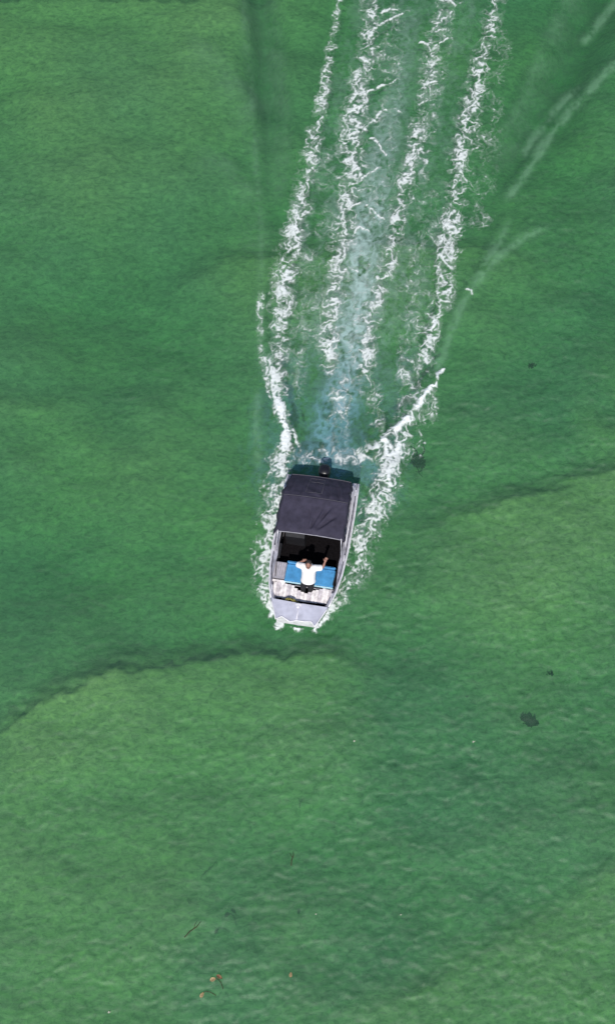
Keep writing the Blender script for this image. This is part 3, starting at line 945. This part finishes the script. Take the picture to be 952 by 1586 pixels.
strip('seam', [(.535, v) for v in np.linspace(-1, 1, 40)], .009, 'canvas_seam', .004)
strip('front_hem', [(.004, v) for v in np.linspace(-1, 1, 40)], .014, 'grey_plastic', .002)
strip('rear_hem', [(.99, v) for v in np.linspace(-1, 1, 40)], .014, 'canvas_seam', .004)
# rolled-up window flap in the rear panel
rw = strip('window_piping', [(.62, -.16), (.78, -.16), (.93, -.15), (.93, 0), (.93, .16), (.93, .32), (.78, .33), (.62, .34), (.62, .16), (.62, 0), (.62, -.16)], .007, 'canvas_seam', .004)
strip('zip', [(.85, v) for v in np.linspace(-.12, .28, 16)], .007, 'canvas_seam', .005)
# frame hoops under the canvas
for u, ym in ((.03, 1.9), (.535, 1.24), (.97, .62)):
    v = np.linspace(-1, 1, 15)
    uu = np.full(15, u)
    zz = canopy_z(uu, v) - .035
    pts = list(zip(canopy_hw(uu) * v * .985, canopy_y(uu), zz))
    yb = {0.03: 1.75, .535: 1.4, .97: .6}[u]
    p0 = [(pts[0][0] * 1.04, yb, .70)]
    p1 = [(pts[-1][0] * 1.04, yb, .70)]
    MB().tube(p0 + pts + p1, .016, 8).build('frame_hoop', 'aluminium', cn, True)
for sx in (1, -1):
    MB().tube([(sx * .98, 3.02 - .3, .72), (sx * .95, 2.36, 1.62)], .014, 8).build('frame_strut', 'aluminium', cn, True)
# outboard engine
ob = MB()
def ob_ring(z, sx, y0, y1):
    cy, ry = (y0 + y1) / 2, (y1 - y0) / 2
    return [(sx * math.copysign(abs(math.cos(a)) ** .7, math.cos(a)), cy + ry * math.copysign(abs(math.sin(a)) ** .75, math.sin(a)), z) for a in np.linspace(0, 2 * math.pi, 20, endpoint=False)]
ob.loft([ob_ring(.48, .15, -.44, -.10), ob_ring(.54, .18, -.48, -.05), ob_ring(.70, .19, -.49, -.04), ob_ring(.82, .175, -.46, -.06), ob_ring(.88, .12, -.40, -.11)])
ob = ob.build('outboard_motor', 'engine_black', boat, True)
MB().box((0, -.06, .55), (.22, .14, .34), .02).build('clamp_bracket', 'dark_plastic', ob)
lg = MB()
lg.loft([ob_ring(-.45, .05, -.42, -.20), ob_ring(.0, .07, -.44, -.18), ob_ring(.53, .11, -.46, -.14)])
lg.build('drive_leg', 'engine_black', ob, True)
pr = MB()
for k in range(3):
    a = k * 2 * math.pi / 3
    pr.box((.09 * math.cos(a), -.47, -.42 + .09 * math.sin(a)), (.16, .015, .07), .005, Matrix.Rotation(-a, 3, 'Y') @ Matrix.Rotation(R(25), 3, 'X'))
pr.tube([(0, -.38, -.42), (0, -.50, -.42)], .035, 10)
pr.build('propeller', 'dark_plastic', ob)

# ------------------------------------------------------------------ rope in the anchor well
rp = empty('rope_coil', BOAT @ Matrix.Translation((.30, 4.215, .52)))
tag(rp, 'yellowish coil of rope lying in the dark slot behind the bow deck', 'rope')
for k in range(4):
    rr = .105 - .012 * k
    MB().tube([(rr * 1.9 * math.cos(a + k), rr * .92 * math.sin(a + k), .03 + .05 * k + .012 * math.sin(3 * a)) for a in np.linspace(0, 2 * math.pi, 25)], .026, 6, False).build('loop', 'rope', rp, True)
MB().tube([(.10, .02, .2), (.0, -.03, .25), (-.12, .03, .22), (-.22, .0, .12), (-.3, .04, .03)], .024, 6).build('rope_end', 'rope', rp, True)

# ------------------------------------------------------------------ the passenger on the blue bench, facing the bow, one arm up
PX0 = -.12
per = empty('person', BOAT @ Matrix.Translation((PX0, 3.42, .65)) @ Matrix.Scale(1.06, 4))
tag(per, 'person in white T-shirt sitting on blue bow bench with raised arms', 'person')
def remesh(mb, name, m, parent, vox, smooth=4):
    me = mb.mesh(name)
    o = bpy.data.objects.new(name, me)
    COL.objects.link(o)
    r_ = o.modifiers.new('r', 'REMESH')
    r_.mode = 'VOXEL'
    r_.voxel_size = vox
    s_ = o.modifiers.new('s', 'SMOOTH')
    s_.iterations = smooth
    s_.factor = .5
    dg = bpy.context.evaluated_depsgraph_get()
    me2 = bpy.data.meshes.new_from_object(o.evaluated_get(dg))
    me2.name = name
    bpy.data.objects.remove(o)
    bpy.data.meshes.remove(me)
    me2.materials.clear()
    return obj(name, me2, m, parent, True)
# joints, metres from the seat point: y forward, lean back a little
hip, chest, neck, head = (0, .02, .10), (0, -.13, .42), (0, -.17, .60), (0, -.13, .76)
sh = {1: (.185, -.16, .53), -1: (-.185, -.16, .53)}
el = {1: (.36, -.24, .42), -1: (-.37, -.24, .42)}
wr = {1: (.21, -.31, .52), -1: (-.41, -.38, .50)}
kn = {1: (.11, .27, .0), -1: (-.10, .27, -.01)}
an = {1: (.11, .29, -.36), -1: (-.10, .31, -.36)}
tip = lambda p, q, t: tuple(a + (b - a) * t for a, b in zip(p, q))
bd = MB()
bd.tube([hip, (0, -.05, .26), chest, (0, -.16, .53)], [.15, .135, .155, .10], 16)
bd.ell(hip, (.17, .13, .11))
bd.tube([(0, -.16, .50), neck, (0, -.15, .68)], [.075, .055, .055], 12)
bd.ell(head, (.078, .10, .115))
bd.ell((0, -.045, .735), (.02, .03, .025))                       # nose
bd.ell((0, -.07, .685), (.045, .045, .035))                      # jaw
for s in (1, -1):
    bd.ell((s * .08, -.135, .755), (.014, .025, .032))           # ears
    bd.tube([(s * .12, -.16, .51), sh[s], tip(sh[s], el[s], .5), el[s]], [.06, .062, .05, .04], 12)
    bd.tube([el[s], tip(el[s], wr[s], .4), wr[s]], [.04, .042, .028], 12)
    # hand: palm, four fingers, thumb
    w_, e_ = Vector(wr[s]), Vector(el[s])
    f = (w_ - e_).normalized()
    side = f.cross(Vector((0, 1, 0))).normalized()
    pal = w_ + f * .05
    bd.tube([w_, pal, w_ + f * .09], [.028, .038, .034], 10)
    nrm = side.cross(f)
    for q, (o_, ln) in enumerate(((-.030, .070), (-.010, .082), (.010, .078), (.030, .060))):
        b0 = w_ + f * .085 + side * o_
        bd.tube([b0, b0 + f * ln * .5 + side * o_ * .25 + nrm * .006, b0 + f * ln + side * o_ * .5 + nrm * .02], [.0095, .009, .0075], 8)
    b0 = w_ + f * .035 - side * .03
    bd.tube([b0, b0 + f * .03 - side * .03, b0 + f * .065 - side * .04], [.012, .011, .009], 8)
    bd.tube([(s * .09, .02, .09), tip((s * .09, .02, .09), kn[s], .5), kn[s]], [.085, .078, .06], 12)
    bd.tube([kn[s], tip(kn[s], an[s], .35), an[s]], [.058, .054, .036], 12)
    a_ = Vector(an[s])
    bd.tube([a_ + Vector((0, -.05, -.035)), a_ + Vector((0, .06, -.035)), a_ + Vector((0, .17, -.05))], [.035, .042, .028], 10)
remesh(bd, 'body', 'skin', per, .0085, 3)
st_ = MB()
st_.tube([(0, .07, .07), (0, .02, .16), (0, -.07, .30), (0, -.14, .45), (0, -.17, .545)], [.22, .20, .20, .215, .135], 20)
for s in (1, -1):
    st_.tube([(s * .08, -.15, .49), sh[s], tip(sh[s], el[s], .42), tip(sh[s], el[s], .80)], [.10, .10, .092, .092], 14)
remesh(st_, 't_shirt', 'shirt', per, .012, 4)
so = MB()
so.ell((0, .04, .085), (.185, .15, .095))
for s in (1, -1):
    so.tube([(s * .09, .02, .09), tip((s * .09, .02, .09), kn[s], .5), tip((s * .09, .02, .09), kn[s], 1.0), tip(kn[s], an[s], .85)], [.10, .10, .085, .065], 14)
remesh(so, 'trousers', 'shorts', per, .012, 3)
ha = MB()
ha.ell((0, -.172, .80), (.086, .092, .084))
ha.ell((0, -.19, .765), (.082, .07, .10))
remesh(ha, 'hair', 'hair', per, .009, 2)
sg = MB()
for s in (1, -1):
    sg.box((s * .032, -.034, .765), (.05, .012, .03), .005)
    sg.tube([(s * .058, -.04, .768), (s * .084, -.13, .765)], .004, 6)
sg.box((0, -.032, .772), (.02, .01, .008), .002)
sg.build('sunglasses', 'engine_black', per)

# ------------------------------------------------------------------ weed clumps and litter
def bed_at(x, y):
    return float(bed[np.abs(by - y).argmin(), np.abs(bx - x).argmin()])
def weed(px, py, z, wid, dep, n, label, m='weed', tails=0):
    z = -2.4
    for _ in range(4):
        x, y = ground(px, py, z)
        z = bed_at(x, y) + .10
    o = empty('seaweed_clump', Matrix.Translation((x, y, z)))
    tag(o, label, 'seaweed', 'dark seaweed clumps')
    mb = MB()
    hubs = [(random.uniform(-.30, .30) * wid, random.uniform(-.26, .26) * dep, random.uniform(.10, .24)) for _ in range(5)] + [(0, 0, .26)]
    for k in range(n):
        a = random.uniform(0, 2 * math.pi)
        rr = math.sqrt(random.random())
        hx, hy, hr = hubs[k % 6]
        cx, cy = hx + rr * math.cos(a) * wid * hr, hy + rr * math.sin(a) * dep * hr
        L_ = random.uniform(.2, .6) * min(wid, dep)
        b = random.uniform(0, 2 * math.pi)
        w = random.uniform(.05, .15) * min(wid, dep)
        z0 = random.uniform(-.10, .08)
        c, s = math.cos(b), math.sin(b)
        pts = []
        for t, ww in ((-.5, .3), (-.15, 1), (.2, .9), (.5, .15)):
            zz = z0 + .05 * math.sin(t * 5 + k)
            ox = t * L_
            pts += [(cx + c * ox - s * ww * w, cy + s * ox + c * ww * w, zz), (cx + c * ox + s * ww * w, cy + s * ox - c * ww * w, zz + .02)]
        mb.add(pts, [(0, 1, 3, 2), (2, 3, 5, 4), (4, 5, 7, 6)])
    fr_ = mb.build('fronds', m, o)
    for k in range(tails):
        a = [-.2, 3.6, 2.2, -1.2, 1.2][k % 5]
        p = [(wid * .3 * math.cos(a), dep * .3 * math.sin(a), 0)]
        d_ = [-1.9, -1.6, 1.3, -1.4, 1.8][k % 5]
        for q in range(7):
            d_ += random.uniform(-.7, .7)
            p.append((p[-1][0] + .075 * math.cos(d_), p[-1][1] + .085 * math.sin(d_), .02 * math.sin(q)))
        MB().tube(p, [.018 - .0015 * i for i in range(8)], 5).build('strand', m, o)
    return o
weed(650, 714, -.03, .62, .58, 60, 'largest dark seaweed clump with trailing strands right of the stern', tails=5)
weed(642, 707, -.04, .20, .30, 16, 'small dark weed tuft touching the big clump by the foam')
weed(817, 1117, -.05, .66, .36, 70, 'dark oblong seaweed clump in open water at lower right')
weed(852, 1043, -.12, .26, .2, 16, 'tiny dark weed tuft above the oblong clump at right', 'weed_faint')
weed(825, 567, -.2, .40, .24, 26, 'small faint weed patch at right, level with the wake crest', 'weed_faint')
def leaf(px, py, L_, w, rz, m, label, stem=True):
    x, y = ground(px, py, 0)
    z = float(water_height(np.array([[x]]), np.array([[y]]))[0, 0]) + .03
    o = empty('floating_leaf', Matrix.Translation((x, y, z)) @ Matrix.Rotation(rz, 4, 'Z'))
    tag(o, label, 'leaf', 'leaves floating near the bottom edge')
    mb = MB()
    n = 8
    top = []
    for i in range(n + 1):
        t = i / n
        ww = w * math.sin(math.pi * t ** .8) ** .8 + .002
        top += [(L_ * (t - .5), ww, .02 * math.sin(4 * t) + .015), (L_ * (t - .5), 0, .02 * math.sin(4 * t)), (L_ * (t - .5), -ww, .02 * math.sin(4 * t) + .02)]
    f = []
    for i in range(n):
        for j in (0, 1):
            f.append((3 * i + j, 3 * i + j + 1, 3 * i + j + 4, 3 * i + j + 3))
    mb.add(top, f)
    b = mb.build('blade', m, o)
    md = b.modifiers.new('thickness', 'SOLIDIFY')
    md.thickness = .004
    if stem:
        MB().tube([(L_ * .45, 0, .01), (L_ * .8, -.05, .0), (L_ * 1.05, -.16, .0), (L_ * 1.05, -.34, .0)], .010, 5).build('stem', 'twig', o)
leaf(330, 1517, .17, .055, R(20), 'leaf_tan', 'curled tan leaf with long stem floating near the bottom edge')
leaf(340, 1513, .18, .045, R(-30), 'leaf_brown', 'brown leaf beside the curled tan leaf', False)
leaf(313, 1541, .17, .045, R(60), 'leaf_tan', 'pale torn leaf lowest of the floating leaves')
leaf(450, 1510, .15, .04, R(85), 'leaf_tan', 'single small tan leaf right of the other leaves', False)
def twig(px, py, L_, rz, label):
    x, y = ground(px, py, 0)
    z = float(water_height(np.array([[x]]), np.array([[y]]))[0, 0]) + .018
    mb = MB()
    mb.tube([(-L_ / 2, 0, 0), (-L_ * .15, .02, .01), (L_ * .2, -.01, 0), (L_ / 2, .02, .005)], [.012, .014, .012, .006], 6)
    mb.tube([(L_ * .05, .0, .005), (L_ * .22, .07, .01), (L_ * .38, .10, .0)], [.009, .007, .004], 5)
    o = mb.build('twig', 'twig', None, True)
    o.matrix_world = Matrix.Translation((x, y, z)) @ Matrix.Rotation(rz, 4, 'Z')
    tag(o, label, 'twig', 'twigs floating below the boat')
twig(299, 1440, .62, R(42), 'longest dark forked twig floating above the leaves at lower left')
twig(453, 1330, .40, R(80), 'thin upright twig floating left of centre below the boat')
def fleck(px, py, sz, label):
    x, y = ground(px, py, 0)
    z = float(water_height(np.array([[x]]), np.array([[y]]))[0, 0]) + .02
    mb = MB()
    n = 7
    an_ = [2 * math.pi * k / n for k in range(n)]
    rr = [sz * random.uniform(.6, 1.1) for _ in an_]
    mb.prism([(r_ * math.cos(a), r_ * math.sin(a)) for r_, a in zip(rr, an_)], -.012, .012)
    mb.tube([(sz * .5, 0, .006), (sz * 1.6, sz * .6, .004)], [sz * .25, sz * .1], 5)
    o = mb.build('floating_fleck', 'fleck')
    o.location = (x, y, z)
    tag(o, label, 'fleck', 'tiny pale flecks on the water')
for px, py, sz, lab in ((732, 1149, .040, 'brightest pale fleck on the water left of the oblong weed clump'),
                        (548, 1148, .030, 'tiny pale fleck nearest below the boat, right of its bow'),
                        (620, 1417, .022, 'rightmost of two level flecks at lower centre'),
                        (489, 1416, .022, 'leftmost of two level flecks at lower centre'),
                        (169, 1568, .036, 'pale fleck at the bottom edge near the lower left corner')):
    fleck(px, py, sz, lab)
